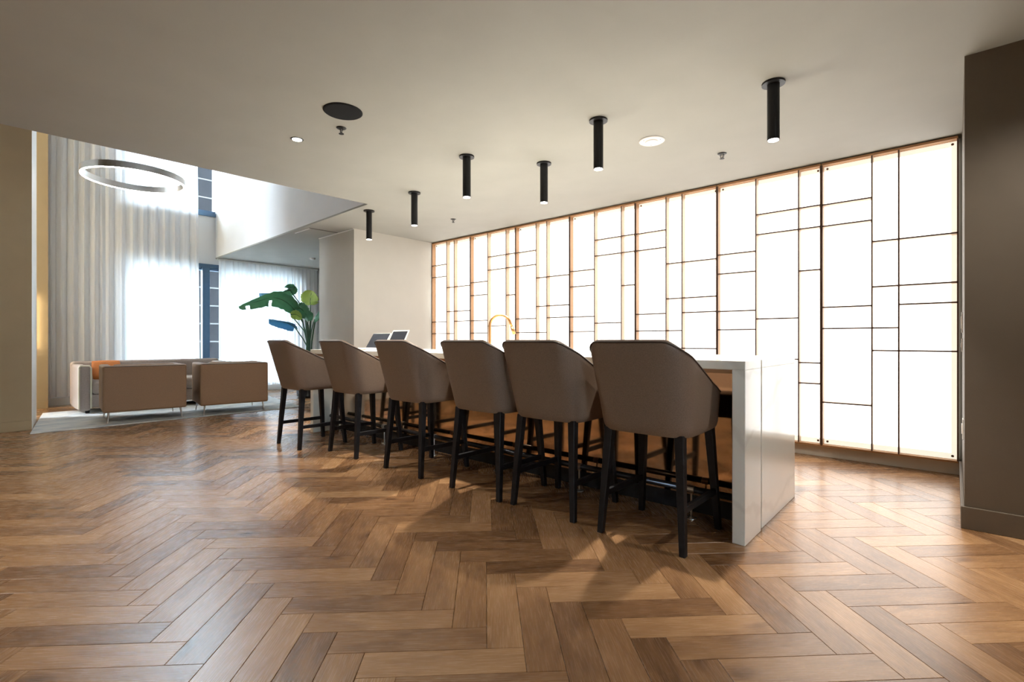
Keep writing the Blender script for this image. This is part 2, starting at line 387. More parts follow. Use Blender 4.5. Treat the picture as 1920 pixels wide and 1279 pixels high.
# ---- window wall
WX = -10.35
wm = MB()
wm.box((WX - .2, .86, 0), (WX, 1.74, VOID))              # left of the windows
wm.box((WX - .2, 1.74, 2.36), (WX, 5.25, 3.37))         # spandrel
wm.box((WX - .2, 1.74, 0), (WX, 5.25, .10))             # sill
wm.box((WX - .2, 4.74, .10), (WX, 5.25, 2.36))          # right of the windows
wm.box((WX - .2, 3.25, 3.37), (WX, 5.25, VOID))
wm.box((WX - .2, 1.74, 6.7), (WX, 3.25, VOID))
struct('wall_window', wm, 'white_paint', label='white window wall behind the curtains')
struct('baseboard_window', MB().box((WX, .86, 0), (WX + .05, 4.9, .115)), 'white_trim', label='white sill along the window wall', bevel=.003)
def window(name, y0, y1, z0, z1, label):
    wv = struct(name, MB().box((WX - .14, y0, z0), (WX - .02, y0 + .05, z1)).box((WX - .14, y1 - .05, z0), (WX - .02, y1, z1))
                .box((WX - .14, y0 + .05, z0), (WX - .02, y1 - .05, z0 + .05)).box((WX - .14, y0 + .05, z1 - .05), (WX - .02, y1 - .05, z1)), 'window_frame', label=label)
    g = MB().box((WX - .085, y0 + .05, z0 + .05), (WX - .075, y1 - .05, z1 - .05)).build('window_pane', 'window_glass', wv)
    return wv
window('window_1', 1.74, 3.04, .10, 2.36, 'tall lower window left of the blue mullion')
window('window_2', 3.04, 4.74, .10, 2.36, 'tall lower window right of the blue mullion')
window('window_3', 1.74, 3.25, 3.37, 6.7, 'upper window above the white spandrel')  # unseen upper part made taller to let in more sky light
struct('trim_5', MB().box((WX - .02, 2.96, .1), (WX + .06, 3.08, 2.36)), 'window_frame', label='blue steel mullion between the curtains', bevel=.003)
struct('trim_6', MB().box((WX - .02, 2.7, 2.36), (WX + .03, 3.3, 2.42)), 'window_frame', label='dark blue head of the lower windows')
struct('trim_7', MB().box((WX - .02, 2.7, 3.31), (WX + .03, 3.19, 3.37)), 'window_frame', label='blue sill of the upper window')
# ---- remaining enclosing walls (behind and beside the camera)
struct('wall_front', MB().box((-10.5, -4.75, 0), (4.3, -4.6, VOID)), 'warm_lit_taupe', label='taupe wall behind the camera')
y0, y1, z0, z1 = -3.3, -1.5, 1.15, 2.4  # opening for an unseen window, added to fill the stool backs with daylight
wf = MB().box((4.2, -4.6, 0), (4.35, y0, CEIL)).box((4.2, y0, 0), (4.35, y1, z0)).box((4.2, y0, z1), (4.35, y1, CEIL)).box((4.2, y1, 0), (4.35, 3.6, CEIL))
struct('wall_far_right', wf, 'warm_lit_taupe', label='taupe wall right of the camera')
o = struct('fill_window', MB().box((4.25, y0, z0), (4.31, y0 + .05, z1)).box((4.25, y1 - .05, z0), (4.31, y1, z1)).box((4.25, y0 + .05, z0), (4.31, y1 - .05, z0 + .05)).box((4.25, y0 + .05, z1 - .05), (4.31, y1 - .05, z1)), 'window_frame', label='added high window for fill light, to the right behind the camera')
MB().box((4.275, y0 + .05, z0 + .05), (4.285, y1 - .05, z1 - .05)).build('window_pane', 'window_glass', o)
struct('wall_lounge_end', MB().box((-10.5, 5.15, 0), (-7.1, 5.3, CEIL)), 'pillar_paint')
# ---- outside
struct('ground', MB().prism([(-60, -45), (50, -45), (50, -4.8), (-10.6, -4.8), (-10.6, 50), (-60, 50)], -.3, -.1), 'asphalt', label='street outside the windows')
fac = thing('neighbouring_facade', 'dark grey panel clad building seen between the curtains outside', 'building', (-17, 0, -.1))
cl_me = MB().box((0, 1.5, 0), (.12, 9.5, .50)).mesh('cladding_panel', .004, 1); jt_me = MB().box((-.02, 1.5, 0), (.10, 9.5, .045)).mesh('joint', 0)
for i in range(14):
    if i == 0: cl_me.materials.append(MATS['cladding']); jt_me.materials.append(MATS['cladding_joint'])
    for nm, me_, dz in (('cladding_panel', cl_me, 0), ('joint_strip', jt_me, .50)):
        q = bpy.data.objects.new(nm, me_); C.objects.link(q); q.parent = fac; q.location = (0, 0, i * .545 + dz)
MB().box((-4, 1.5, 0), (-.02, 9.5, 7.6)).build('wall', 'cladding', fac)

# ================================================================ BACKLIT WALL
UNIT = .8765; X_END = .017
cols = {'A': (0, .353, .525, UNIT), 'B': (0, .353, .704, UNIT)}
bars = {'A': [(2.167, 1.984, 1.29, 1.108, .477), (1.807, 1.441, 1.108, .925), (1.807, 1.441, 1.291, .925)],
        'B': [(1.838, 1.652, 1.288, 1.11), (2.172, 1.987, 1.206, .84), (2.172, 1.987, 1.618, .811, .632)]}
ordinal = ['far left', 'second', 'third', 'middle', 'fifth', 'sixth']
Z0, Z1 = .098, 2.525
names = ['leftmost backlit wall panel, next to the pale pillar', 'second backlit wall panel from the pale pillar', 'third backlit wall panel from the pale pillar',
         'middle one of the seven backlit wall panels', 'third backlit wall panel from the shaded right wall', 'second backlit wall panel from the shaded right wall',
         'rightmost and largest looking backlit wall panel, against the shaded right wall']
for i in range(7):
    kind = 'A' if i % 2 == 0 else 'B'
    x0 = X_END - (7 - i) * UNIT
    t = thing('backlit_panel', names[i], 'light panel', (x0, WALL_Y, 0), 0, 'backlit wall panels')
    D = WALL_Y - FRONT_Y
    MB().box((.004, -D, Z1 - .018), (UNIT - .004, .04, Z1)).build('frame_rail', 'copper_fin_dark', t)
    MB().box((.004, -D, Z0), (UNIT - .004, .04, Z0 + .014)).build('frame_rail', 'copper_fin_dark', t)
    # fins: the outer pair is deeper in colour, each with a dark front edge
    cs = cols[kind]
    for j, cx in enumerate(cs):
        outer = j in (0, 3)
        a = cx + (.0005 if j == 0 else -.0105 if j == 3 else -.005); b = a + .010
        f = MB().box((a, -D + .006, Z0 + .014), (b, .035, Z1 - .018)).build('fin', 'copper_fin_dark' if outer else 'copper_fin', t)
        MB().box((a, -D, Z0 + .014), (b, -D + .006, Z1 - .018)).build('fin_edge', 'fin_edge', f)
    # border of the acrylic that stays dimmer
    def border(a, b): MB().box(a, b).build('acrylic_border', 'pane_border', t)
    border((.01, .0, Z1 - .058), (UNIT - .01, .03, Z1 - .018)); border((.01, 0, Z0 + .014), (UNIT - .01, .03, Z0 + .058))
    lx0, lx1 = .01, UNIT - .01
    if i == 6: lx1 -= .032; border((lx1, 0, Z0 + .058), (UNIT - .01, .03, Z1 - .058))
    if i == 0: lx0 += .016; border((.01, 0, Z0 + .058), (lx0, .03, Z1 - .058))
    for j in range(3):
        a = max(cs[j] + .004, lx0); b = min(cs[j + 1] - .004, lx1)
        zs = [Z1 - .058] + list(bars[kind][j]) + [Z0 + .058]
        for k in range(len(zs) - 1):
            zt = zs[k] - (.002 if k else 0); zb = zs[k + 1] + (.002 if k < len(zs) - 2 else 0)
            MB().box((a, 0, zb), (b, .03, zt)).build('pane', 'pane_light', t)
        for z in bars[kind][j]:
            h = MB().box((cs[j] + .004, -D + .006, z - .0055), (cs[j + 1] - .004, .03, z + .0055)).build('bar', 'copper_fin', t)
            MB().box((cs[j] + .004, -D, z - .0055), (cs[j + 1] - .004, -D + .006, z + .0055)).build('bar_edge', 'fin_edge', h)
    for sx in (.035, UNIT - .035):
        for sz in (Z0 + .036, Z1 - .038):
            sc = MB(); sc.lathe([(.009, 0), (.009, .004), (.006, .006)], 12); q = sc.build('screw', 'fin_edge', t); q.rotation_euler = (PI / 2, 0, 0); q.location = (sx, 0, sz)

# ================================================================ ISLAND
IX0, IX1, IY0, IYG, IY1, IH = -5.27, -.766, 2.56, 2.845, 3.59, .907
isl = thing('kitchen_island', 'long pale marble waterfall island with bronze mirrored front', 'island', ((IX0 + IX1) / 2, (IY0 + IY1) / 2, 0))
ox, oy = (IX0 + IX1) / 2, (IY0 + IY1) / 2
def ib(a, b): return MB().box((a[0] - ox, a[1] - oy, a[2]), (b[0] - ox, b[1] - oy, b[2]))
TH = .062
ib((IX0, IY0, IH - .045), (IX1, IYG - .022, IH)).build('worktop', 'marble', isl, .0025, 1)['label'] = 'overhanging seating strip of the marble worktop'
for xa in (IX0, IX1 - TH):
    ib((xa, IY0, 0), (xa + TH, IYG - .022, IH - .045)).build('end_panel', 'marble', isl, .0025, 1)
ib((IX0 + .006, IYG + .018, IH - .045), (IX1 - .006, IY1, IH)).build('worktop', 'marble', isl, .0025, 1)
for xa in (IX0 + .006, IX1 - .006 - TH):
    ib((xa, IYG + .018, 0), (xa + TH, IY1, IH - .045)).build('end_panel', 'marble', isl, .0025, 1)
ib((IX0 + TH + .01, IYG + .046, .10), (IX1 - TH - .01, IY1 - .03, IH - .046)).build('body', 'leather_trim', isl)
for k in range(3):
    Lp = (IX1 - IX0 - 2 * TH - .016) / 3; a = IX0 + TH + .008 + k * Lp
    ib((a + .001, IYG + .030, .10), (a + Lp - .001, IYG + .045, IH - .047)).build('mirror_panel', 'bronze_mirror', isl)
ib((IX0 + TH + .01, IYG + .036, 0), (IX1 - TH - .01, IYG + .06, .10)).build('toe_kick', 'toe_kick', isl)
ib((IX1 - .06, IYG - .022, .0), (IX1 - .04, IYG + .018, IH - .002)).build('joint_strip', 'leather_trim', isl)  # dark strips in both slab gaps stand in for the gap's shade
ib((IX0 + .04, IYG - .022, .0), (IX0 + .06, IYG + .018, IH - .002)).build('joint_strip', 'leather_trim', isl)
ib((IX0 + TH, IY0 + .01, IH - .065), (IX1 - TH, IYG + .03, IH - .0455)).build('underside_board', 'walnut', isl)
# foot rail, fixed between the end panels
RAIL_Y, RAIL_Z = 2.765, .165
rail = MB().tube([(IX0 + TH - ox, RAIL_Y - oy, RAIL_Z), (0, RAIL_Y - oy, RAIL_Z), (IX1 - TH - ox, RAIL_Y - oy, RAIL_Z)], .019, 16).build('foot_rail', 'toe_kick', isl, smooth=True)
rail['label'] = 'dark bronze foot rail on thin floor posts'
for k in range(6):
    x = IX0 + .35 + k * (IX1 - IX0 - .7) / 5 - ox
    MB().tube([(x, RAIL_Y - oy, .006), (x, RAIL_Y - oy, RAIL_Z - .012)], .006, 10).build('post', 'steel', rail)
    MB().lathe([(.03, 0), (.03, .004), (.012, .008)], 16, (x, RAIL_Y - oy, 0)).build('flange', 'steel', rail)
    MB().tube([(x - .02, RAIL_Y - oy, RAIL_Z), (x + .02, RAIL_Y - oy, RAIL_Z)], .0215, 16).build('collar', 'steel', rail)
# faucet
fx, fy = -3.2, 3.26
fa = thing('faucet', 'copper gooseneck faucet standing on the island', 'faucet', (fx, fy, IH), 0)
pts = [(0, 0, z) for z in (.02, .08, .14, .20, .235)]
R = .098
ux, uy = math.cos(.55), math.sin(.55)
for k in range(1, 13):
    a = PI * k / 12 * .93; pts.append((ux * (R - R * math.cos(a)), uy * (R - R * math.cos(a)), .235 + R * math.sin(a)))
lx = pts[-1]
pts2 = pts + [(lx[0] + ux * .012, lx[1] + uy * .012, lx[2] - .03)]
MB().tube(pts2, .0125, 14).build('spout', 'copper', fa, smooth=True)
MB().tube([pts2[-1], (lx[0] + ux * .035, lx[1] + uy * .035, lx[2] - .10)], [.0155, .0165], 14).build('spray_head', 'copper', fa, smooth=True)
MB().lathe([(.028, 0), (.028, .008), (.018, .02), (.0165, .06), (.013, .065)], 20).build('base', 'copper', fa, smooth=True)
MB().tube([(0, -.015, .05), (-.01, -.075, .062)], .005, 8).build('lever', 'copper', fa)
# laptop and tablet, both facing the stools
lt_ = thing('laptop', 'open laptop with dark screen standing on the island before the pale pillar', 'laptop', (-4.81, 3.06, IH), .03)
MB().box((-.165, -.215, .001), (.165, 0, .016)).build('base', 'laptop_white', lt_, .003, 2)
MB().box((-.145, -.09, .016), (.145, -.015, .0175)).build('keyboard', 'keyboard_grey', lt_)
def tilted(name, w_, h_, th, mat, par, y, z, ang, off=0., bev=.003):
    o = MB().box((-w_ / 2, off, 0), (w_ / 2, off + th, h_)).build(name, mat, par, bev, 1); o.location = (0, y, z); o.rotation_euler = (-ang, 0, 0); return o
s = tilted('lid', .33, .20, .006, 'laptop_white', lt_, .002, .012, math.radians(33))
q = MB().box((-.160, -.0012, .008), (.160, 0, .195)).build('screen', 'screen_glass', s)
tb = thing('tablet', 'white framed tablet propped on a stand beside the laptop', 'tablet', (-4.29, 2.99, IH), .03)
MB().box((-.06, -.06, 0), (.06, .09, .008)).tube([(0, .05, .005), (0, .045, .10)], .008, 8).build('stand', 'laptop_white', tb)
s = tilted('frame', .27, .205, .009, 'laptop_white', tb, -.03, .025, math.radians(28))
MB().box((-.122, -.0012, .014), (.122, 0, .191)).build('screen', 'screen_glass', s)

# ================================================================ BAR STOOLS
ZB, ZT = .545, 1.012
FA, RC, YB, YF = .165, .105, .255, .25
S_ARC = RC * PI / 2; T_S = FA + S_ARC + (YF + YB - RC)
def plan(s_):
    a = abs(s_); sg = 1 if s_ >= 0 else -1
    if a < FA: return a * sg, -YB - .006 * (1 - (a / FA) ** 2), 0., -1.
    if a < FA + S_ARC:
        p = (a - FA) / RC; return sg * (FA + RC * math.sin(p)), -YB + RC - RC * math.cos(p), sg * math.sin(p), -math.cos(p)
    d = a - FA - S_ARC; return sg * (FA + RC - .03 * (d / .37) ** 2 * .6), -YB + RC + d, sg * 1., 0.
def ztop(s_):
    a = abs(s_)
    ks = [(0, ZT), (.195, ZT), (.46, .862), (.58, .803), (.66, .775), (T_S, .745)]
    for (a0, z0), (a1, z1) in zip(ks, ks[1:]):
        if a <= a1: return z0 + (z1 - z0) * (a - a0) / (a1 - a0)
    return ks[-1][1]
def ztop_s(s_):
    return sum(ztop(min(T_S, abs(s_) + d)) if abs(s_) + d > 0 else ztop(0) for d in (-.016, -.008, 0, .008, .016)) / 5
def shell_pt(s_, z, inset=0.):
    x, y, nx, ny = plan(s_); x -= nx * inset; y -= ny * inset
    q = (z - ZB) / (ZT - ZB); k = .885 + .115 * q
    if z < ZB + .035:
        e = 1 - (z - ZB) / .035; k -= .035 * e * e
    return (x * k, y * k - .10 * max(q, 0) * (YF - y) / (YF + YB), z)
def make_stool():
    t = thing('bar_stool', '', 'bar stool')
    NS = 57; cols_ = []
    for i in range(NS):
        s_ = -T_S + 2 * T_S * i / (NS - 1); zt = ztop_s(s_); ring = []
        for tt in (0, .012, .03, .055, .08, .2, .35, .5, .65, .8, .92): 
            ring.append(shell_pt(s_, ZB + (zt - .018 - ZB) * tt))
        for a in (0, 45, 90, 135, 180):       # rounded rim
            a_ = math.radians(a); ins = .018 - .018 * math.cos(a_)
            ring.append(shell_pt(s_, zt - .018 + .018 * math.sin(a_), ins))
        for tt in (.8, .6, .4, .2, 0): 
            zz = .60 + (zt - .03 - .60) * tt
            ring.append(shell_pt(s_, zz, .038))
        cols_.append(ring)
    n = len(cols_[0]); v = [p for r in cols_ for p in r]; f = []
    for i in range(NS - 1):
        for j in range(n - 1): f.append((i * n + j, (i + 1) * n + j, (i + 1) * n + j + 1, i * n + j + 1))
    f.append(tuple(range(n))); f.append(tuple(reversed([(NS - 1) * n + j for j in range(n)])))
    MB().add(v, f).build('shell', 'leather', t, smooth=True)
    # underside and seat
    pl = [shell_pt(-T_S + 2 * T_S * i / 40, ZB, .004) for i in range(41)]
    MB().prism([(x, y) for x, y, z in pl], ZB - .002, .603).build('seat_base', 'leather', t)
    pl = [shell_pt(-T_S + 2 * T_S * i / 40, .62, .042) for i in range(41)]
    MB().prism([(x, y) for x, y, z in pl], .603, .685).build('seat', 'leather', t, .018, 3, smooth=True)
    rim = [shell_pt(-T_S + 2 * T_S * i / 60, ztop_s(-T_S + 2 * T_S * i / 60) - .012, .0) for i in range(61)]
    MB().tube(rim, .0045, 6).build('piping', 'leather_trim', t, smooth=True)
    for sx in (-1, 1):
        for sy in (-1, 1):
            MB().bar((sx * .222, sy * .228, 0), (sx * .190, sy * .185, ZB + .01), .030, .044).build('leg', 'black_wood', t, .002, 1)
        zs = .205; k = zs / (ZB + .01); xx = sx * (.222 - .032 * k); yy = .228 - .043 * k
        MB().box((xx - .011, -yy, zs - .016), (xx + .011, yy, zs + .016)).build('stretcher', 'black_wood', t, .002, 1)
    return t
stool = make_stool()
labels = ['brown leather bar stool at the far left end of the row, beside the lounge rug', 'second brown bar stool from the lounge end of the island',
          'third brown bar stool from the lounge end, in front of the laptop', 'fourth brown bar stool from the lounge end of the island',
          'fifth brown bar stool, second nearest to the camera', 'largest looking brown bar stool at the near right end of the island']
spots = [(-4.70, 2.30, .0), (-4.008, 2.467, .0), (-3.125, 2.467, .0), (-2.345, 2.473, .0), (-1.80, 2.495, .0), (-1.167, 2.475, .0)]
for i, (x, y, a) in enumerate(spots):
    o = stool if i == 0 else copy_tree(stool)
    o.location = (x, y, 0); o.rotation_euler = (0, 0, a); o['label'] = labels[i]; o['group'] = 'bar stools along the island'

# ================================================================ CEILING FITTINGS
def add_light(name, kind, loc, power, parent=None, size=.05, spot=None, col=(1, .93, .82), rot=(0, 0, 0)):
    l = bpy.data.lights.new(name, kind); l.energy = power; l.color = col
    if kind == 'SPOT': l.spot_size = spot; l.spot_blend = .6; l.shadow_soft_size = size
    o = bpy.data.objects.new(name, l); C.objects.link(o); o.location = loc; o.rotation_euler = rot
    if parent: o.parent = parent
    return o
def make_pendant():
    t = thing('cylinder_light', '', 'ceiling light')
    MB().lathe([(.063, -.012), (.063, 0)], 28).build('flange', 'black_metal', t)
    MB().lathe([(.0335, -.34), (.0335, -.012)], 28).build('tube', 'black_metal', t, smooth=False)
    MB().lathe([(.0285, -.3435), (.0285, -.339)], 24).build('lamp_glass', 'lamp_white', t)
    add_light('lamp_beam', 'SPOT', (0, 0, -.35), SPOT, t, .028, math.radians(85))
    return t
pend = make_pendant()
pl_lab = ['farthest black cylinder ceiling light, beside the atrium corner', 'second farthest black cylinder ceiling light, over the island', 'black cylinder ceiling light above the third stool, left of the pair',
          'black cylinder ceiling light hanging right of centre, above the faucet side', 'black cylinder ceiling light left of the white round speaker', 'largest looking black cylinder ceiling light, nearest the right wall']
for i, (x, y) in enumerate([(-5.144, 3.21), (-4.163, 3.128), (-3.019, 2.801), (-2.642, 3.356), (-1.843, 2.949), (-.804, 3.214)]):
    o = pend if i == 0 else copy_tree(pend)
    o.location = (x, y, CEIL); o['label'] = pl_lab[i]; o['group'] = 'black cylinder lights over the island'
# speakers
t = thing('ceiling_speaker', 'black round speaker grille flush in the ceiling', 'speaker', (-3.04, 1.70, CEIL))
MB().lathe([(.122, -.006), (.126, -.003), (.126, 0)], 40).build('rim', 'speaker_black', t)
MB().lathe([(.02, -.0085), (.116, -.0075), (.119, -.006)], 40).build('grille', 'speaker_black', t)
t = thing('ceiling_speaker', 'white round speaker plate flush in the ceiling', 'speaker', (-1.731, 3.529, CEIL))
MB().lathe([(.09, -.008), (.096, -.004), (.096, 0)], 40).build('rim', 'plastic_white', t)
MB().lathe([(.045, -.014), (.05, -.008)], 32).build('grille', 'plastic_white', t)
for a in (0, 2.1, 4.2):
    MB().lathe([(.004, -.0095), (.004, -.008)], 8, (.07 * math.cos(a), .07 * math.sin(a), 0)).build('screw', 'keyboard_grey', t)
# sprinklers
def make_sprinkler():
    t = thing('sprinkler', '', 'sprinkler')
    MB().lathe([(.028, -.006), (.034, -.003), (.036, 0)], 24).build('escutcheon', 'black_metal', t)
    MB().tube([(-.012, 0, -.005), (-.014, 0, -.022), (-.003, 0, -.04)], .0028, 6).tube([(.012, 0, -.005), (.014, 0, -.022), (.003, 0, -.04)], .0028, 6).build('frame', 'black_metal', t)
    MB().lathe([(.018, -.0435), (.018, -.0405)], 16).build('deflector', 'black_metal', t)
    MB().lathe([(.004, -.04), (.004, -.004)], 8).build('bulb', 'steel', t)
    return t
spk = make_sprinkler()
for i, ((x, y), lb) in enumerate([((-3.288, 1.826), 'black fire sprinkler beside the black ceiling speaker'), ((-1.422, 4.156), 'black fire sprinkler near the backlit wall, right of the white speaker'), ((-4.716, 4.146), 'small black fire sprinkler over the far end of the island')]):
    o = spk if i == 0 else copy_tree(spk)
    o.location = (x, y, CEIL); o['label'] = lb; o['group'] = 'ceiling sprinklers'
# recessed downlight in view, and unseen copies added as fill light
def make_downlight():
    t = thing('recessed_downlight', '', 'ceiling light')
    MB().lathe([(.036, -.004), (.044, -.004), (.046, 0)], 28).build('trim_ring', 'black_metal', t)
    MB().lathe([(.034, -.0055), (.035, -.003)], 24).build('lamp_glass', 'lamp_white', t)
    add_light('lamp_beam', 'SPOT', (0, 0, -.012), DOWN, t, .035, math.radians(140))
    return t
dl = make_downlight()
for i, (x, y) in enumerate([(-3.721, 1.703), (-3.7, -.4), (.55, 2.75), (-3.7, -2.5), (-.6, -2.6)]):
    o = dl if i == 0 else copy_tree(dl)
    o.location = (x, y, CEIL); o['group'] = 'recessed downlights'
    o['label'] = ['small recessed downlight beside the black ceiling speaker', 'added fill downlight over the open floor left of the camera',
                   'added fill downlight in front of the shaded right wall', 'added fill downlight in the rear row, nearest the lounge', 'added fill downlight in the rear row, straight behind the camera'][i]
t = thing('smoke_detector', 'small white smoke detector under the low ceiling by the curtains', 'detector', (-8.9, 4.36, CEIL))
MB().lathe([(.03, -.035), (.05, -.025), (.055, 0)], 20).build('body', 'plastic_white', t)

# ring pendant in the atrium
RCX, RCY, RCZ, RR = -8.05, 1.53, 3.15, .555
t = thing('ring_pendant', 'large glowing ring pendant hanging over the lounge', 'pendant light', (RCX, RCY, RCZ))
def ring(r0, r1, z0, z1, n=72):
    v = []; f = []
    for i in range(n):
        a = 2 * PI * i / n
        for r, z in ((r0, z0), (r1, z0), (r1, z1), (r0, z1)): v.append((r * math.cos(a), r * math.sin(a), z))
    for i in range(n):
        k = (i + 1) % n
        for j in range(4): f.append((i * 4 + j, i * 4 + (j + 1) % 4, k * 4 + (j + 1) % 4, k * 4 + j))
    return MB().add(v, f)
ring(RR - .022, RR, -.04, .04).build('ring_housing', 'steel', t)
ring(RR - .020, RR - .002, -.048, -.0405).build('diffuser', 'ring_light', t)
for a in (.5, 2.6, 4.7):
    MB().tube([((RR - .011) * math.cos(a), (RR - .011) * math.sin(a), .04), (.5 * math.cos(a), .5 * math.sin(a), VOID - RCZ)], .0016, 5).build('cable', 'steel', t)

# wall sconce
t = thing('wall_sconce_light', 'slim vertical wall light glowing on the taupe wall stub', 'wall light', (-10.0, .70, 1.265))
MB().box((0, -.03, -.42), (.015, .03, .42)).build('back_plate', 'steel', t)
MB().box((.015, -.022, -.39), (.05, .022, .39)).build('diffuser', 'sconce_light', t, .006, 2)
# switch plates on the narrow side of the right wall
for (y, z0, z1, lb) in ((4.55, 1.06, 1.20, 'upper white switch plate on the narrow side of the right wall'), (4.62, .93, 1.02, 'middle white switch plate on the narrow side of the right wall'), (4.0, .42, .54, 'low white outlet plate on the narrow side of the right wall')):
    t = thing('switch_plate', lb, 'switch', (.035, y, z0), 0, 'white wall plates')
    MB().box((-.006, -.04, 0), (0, .04, z1 - z0)).build('plate', 'plastic_white', t, .001, 1)
    MB().box((-.010, -.014, .03), (-.005, .014, z1 - z0 - .03)).build('rocker', 'plastic_white', t, .001, 1)

# ================================================================ LOUNGE
rm = MB().prism([(-7.364, .49), (-7.361, 3.434), (-9.3, 3.70), (-9.305, .745)], .0005, .012)
tag(rm.build('area_rug', 'rug_pile', None, .003, 1), 'pale grey rug under the lounge seats', 'rug')
def make_armchair(name, label, W, Dp, loc, rz):
    """back towards local +x, seat opening towards -x; origin at the middle of the footprint"""
    t = thing(name, label, 'armchair', loc, rz, 'brown lounge armchairs seen from behind')
    h0, h1 = .145, .70; th = .10
    x1 = Dp / 2; y1 = W / 2
    b = MB().box((x1 - th, -y1, h0), (x1, y1, h1)).build('backrest', 'tan_leather', t, .022, 3)
    for s_ in (-1, 1):
        MB().box((-x1, min(s_ * y1, s_ * (y1 - th)), h0), (x1 - th + .01, max(s_ * y1, s_ * (y1 - th)), h1 - .004)).build('armrest', 'tan_leather', t, .022, 3)
    MB().box((-x1 + .02, -y1 + th - .01, h0 + .01), (x1 - th + .01, y1 - th + .01, .32)).build('base', 'tan_leather', t, .01, 2)
    MB().box((-x1, -y1 + th + .004, .322), (x1 - th - .10, y1 - th - .004, .45)).build('seat_cushion', 'tan_leather', t, .03, 3)
    MB().box((x1 - th - .13, -y1 + th + .006, .452), (x1 - th - .004, y1 - th - .006, h1 + .012)).build('back_cushion', 'tan_leather', t, .03, 3)
    MB().tube([(x1 - .006, -y1 + .02, h1 - .012), (x1 - .006, y1 - .02, h1 - .012)], .005, 6).build('piping', 'leather_trim', t)
    for sx in (-1, 1):
        for sy in (-1, 1):
            MB().tube([(sx * (x1 - .06), sy * (y1 - .06), h0 + .005), (sx * (x1 - .035), sy * (y1 - .045), .0165)], [.014, .008], 10).build('leg', 'steel', t)
    MB().box((-.25, -.30, h0 - .012), (.2, .30, h0 + .004)).build('support_bar', 'black_metal', t)
    return t
def place_back(p, q, Dp):
    """world loc and rotation for a chair whose back bottom edge runs p -> q (left to right in the photo)"""
    dx, dy = q[0] - p[0], q[1] - p[1]; W = math.hypot(dx, dy); rz = math.atan2(dy, dx) - PI / 2
    nx, ny = math.cos(rz), math.sin(rz)
    return W, ((p[0] + q[0]) / 2 - nx * Dp / 2, (p[1] + q[1]) / 2 - ny * Dp / 2, 0), rz
W, loc, rz = place_back((-7.47, 1.11), (-7.385, 1.945), .78)
make_armchair('lounge_armchair', 'brown leather armchair seen from behind, nearer the left wall', W, .78, loc, rz)
W, loc, rz = place_back((-7.34, 2.085), (-7.22, 2.895), .78)
make_armchair('lounge_armchair', 'brown leather armchair seen from behind, nearer the bar stools', W, .78, loc, rz)
# sofa facing the room
t = thing('sofa', 'taupe sofa with pale piping facing the two armchairs', 'sofa', (-9.15, 2.0, 0))
y1, x1 = .95, .42
MB().box((-x1, -y1, .06), (-x1 + .2, y1, .70)).build('backrest', 'taupe_velvet', t, .04, 3)
for s_ in (-1, 1):
    MB().box((-x1 + .12, min(s_ * y1, s_ * (y1 - .13)), .05), (x1, max(s_ * y1, s_ * (y1 - .13)), .665)).build('armrest', 'taupe_velvet', t, .035, 3)
    pp = [(x1 - .006, s_ * (y1 - .004), .08), (x1 - .006, s_ * (y1 - .004), .64), (x1 - .006, s_ * (y1 - .02), .66), (x1 - .006, s_ * (y1 - .11), .66), (x1 - .006, s_ * (y1 - .128), .63), (x1 - .006, s_ * (y1 - .128), .08)]
    MB().tube(pp, .011, 8).build('piping', 'cream_piping', t)
    MB().box((-x1 + .17, min(s_ * .004, s_ * (y1 - .134)), .27), (x1 + .01, max(s_ * .004, s_ * (y1 - .134)), .44)).build('seat_cushion', 'taupe_velvet', t, .05, 4)
MB().box((-x1 + .17, -y1 + .13, .09), (x1 - .02, y1 - .13, .265)).build('base', 'taupe_velvet', t, .01, 2)
for sx in (-1, 1):
    for sy in (-1, 1): MB().bar((sx * (x1 - .09), sy * (y1 - .1), .0125), (sx * (x1 - .09), sy * (y1 - .1), .07), .04, .05).build('leg', 'black_wood', t)
def pillow(name, label, loc, rot, size, mat):
    n = 12; v = []; f = []
    for side in (1, -1):
        for i in range(n + 1):
            for j in range(n + 1):
                a, b = -1 + 2 * i / n, -1 + 2 * j / n
                th = .5 * max(0, (1 - a ** 4) * (1 - b ** 4)) ** .5
                pin = 1 - .06 * (a * a * b * b)
                v.append((side * th * size[0], a * pin * size[1] / 2, b * pin * size[2] / 2))
    m = (n + 1) ** 2
    for k in range(2):
        for i in range(n):
            for j in range(n):
                q = (k * m + i * (n + 1) + j, k * m + (i + 1) * (n + 1) + j, k * m + (i + 1) * (n + 1) + j + 1, k * m + i * (n + 1) + j + 1)
                f.append(q if k == 0 else tuple(reversed(q)))
    o = MB().add(v, f).build(name, mat, None, smooth=True); o.location = loc; o.rotation_euler = rot
    return tag(o, label, 'cushion')
pillow('throw_pillow', 'orange throw pillow leaning in the corner of the sofa', (-9.10, 1.40, .583), (0, -.28, .1), (.12, .34, .28), 'orange_fabric')

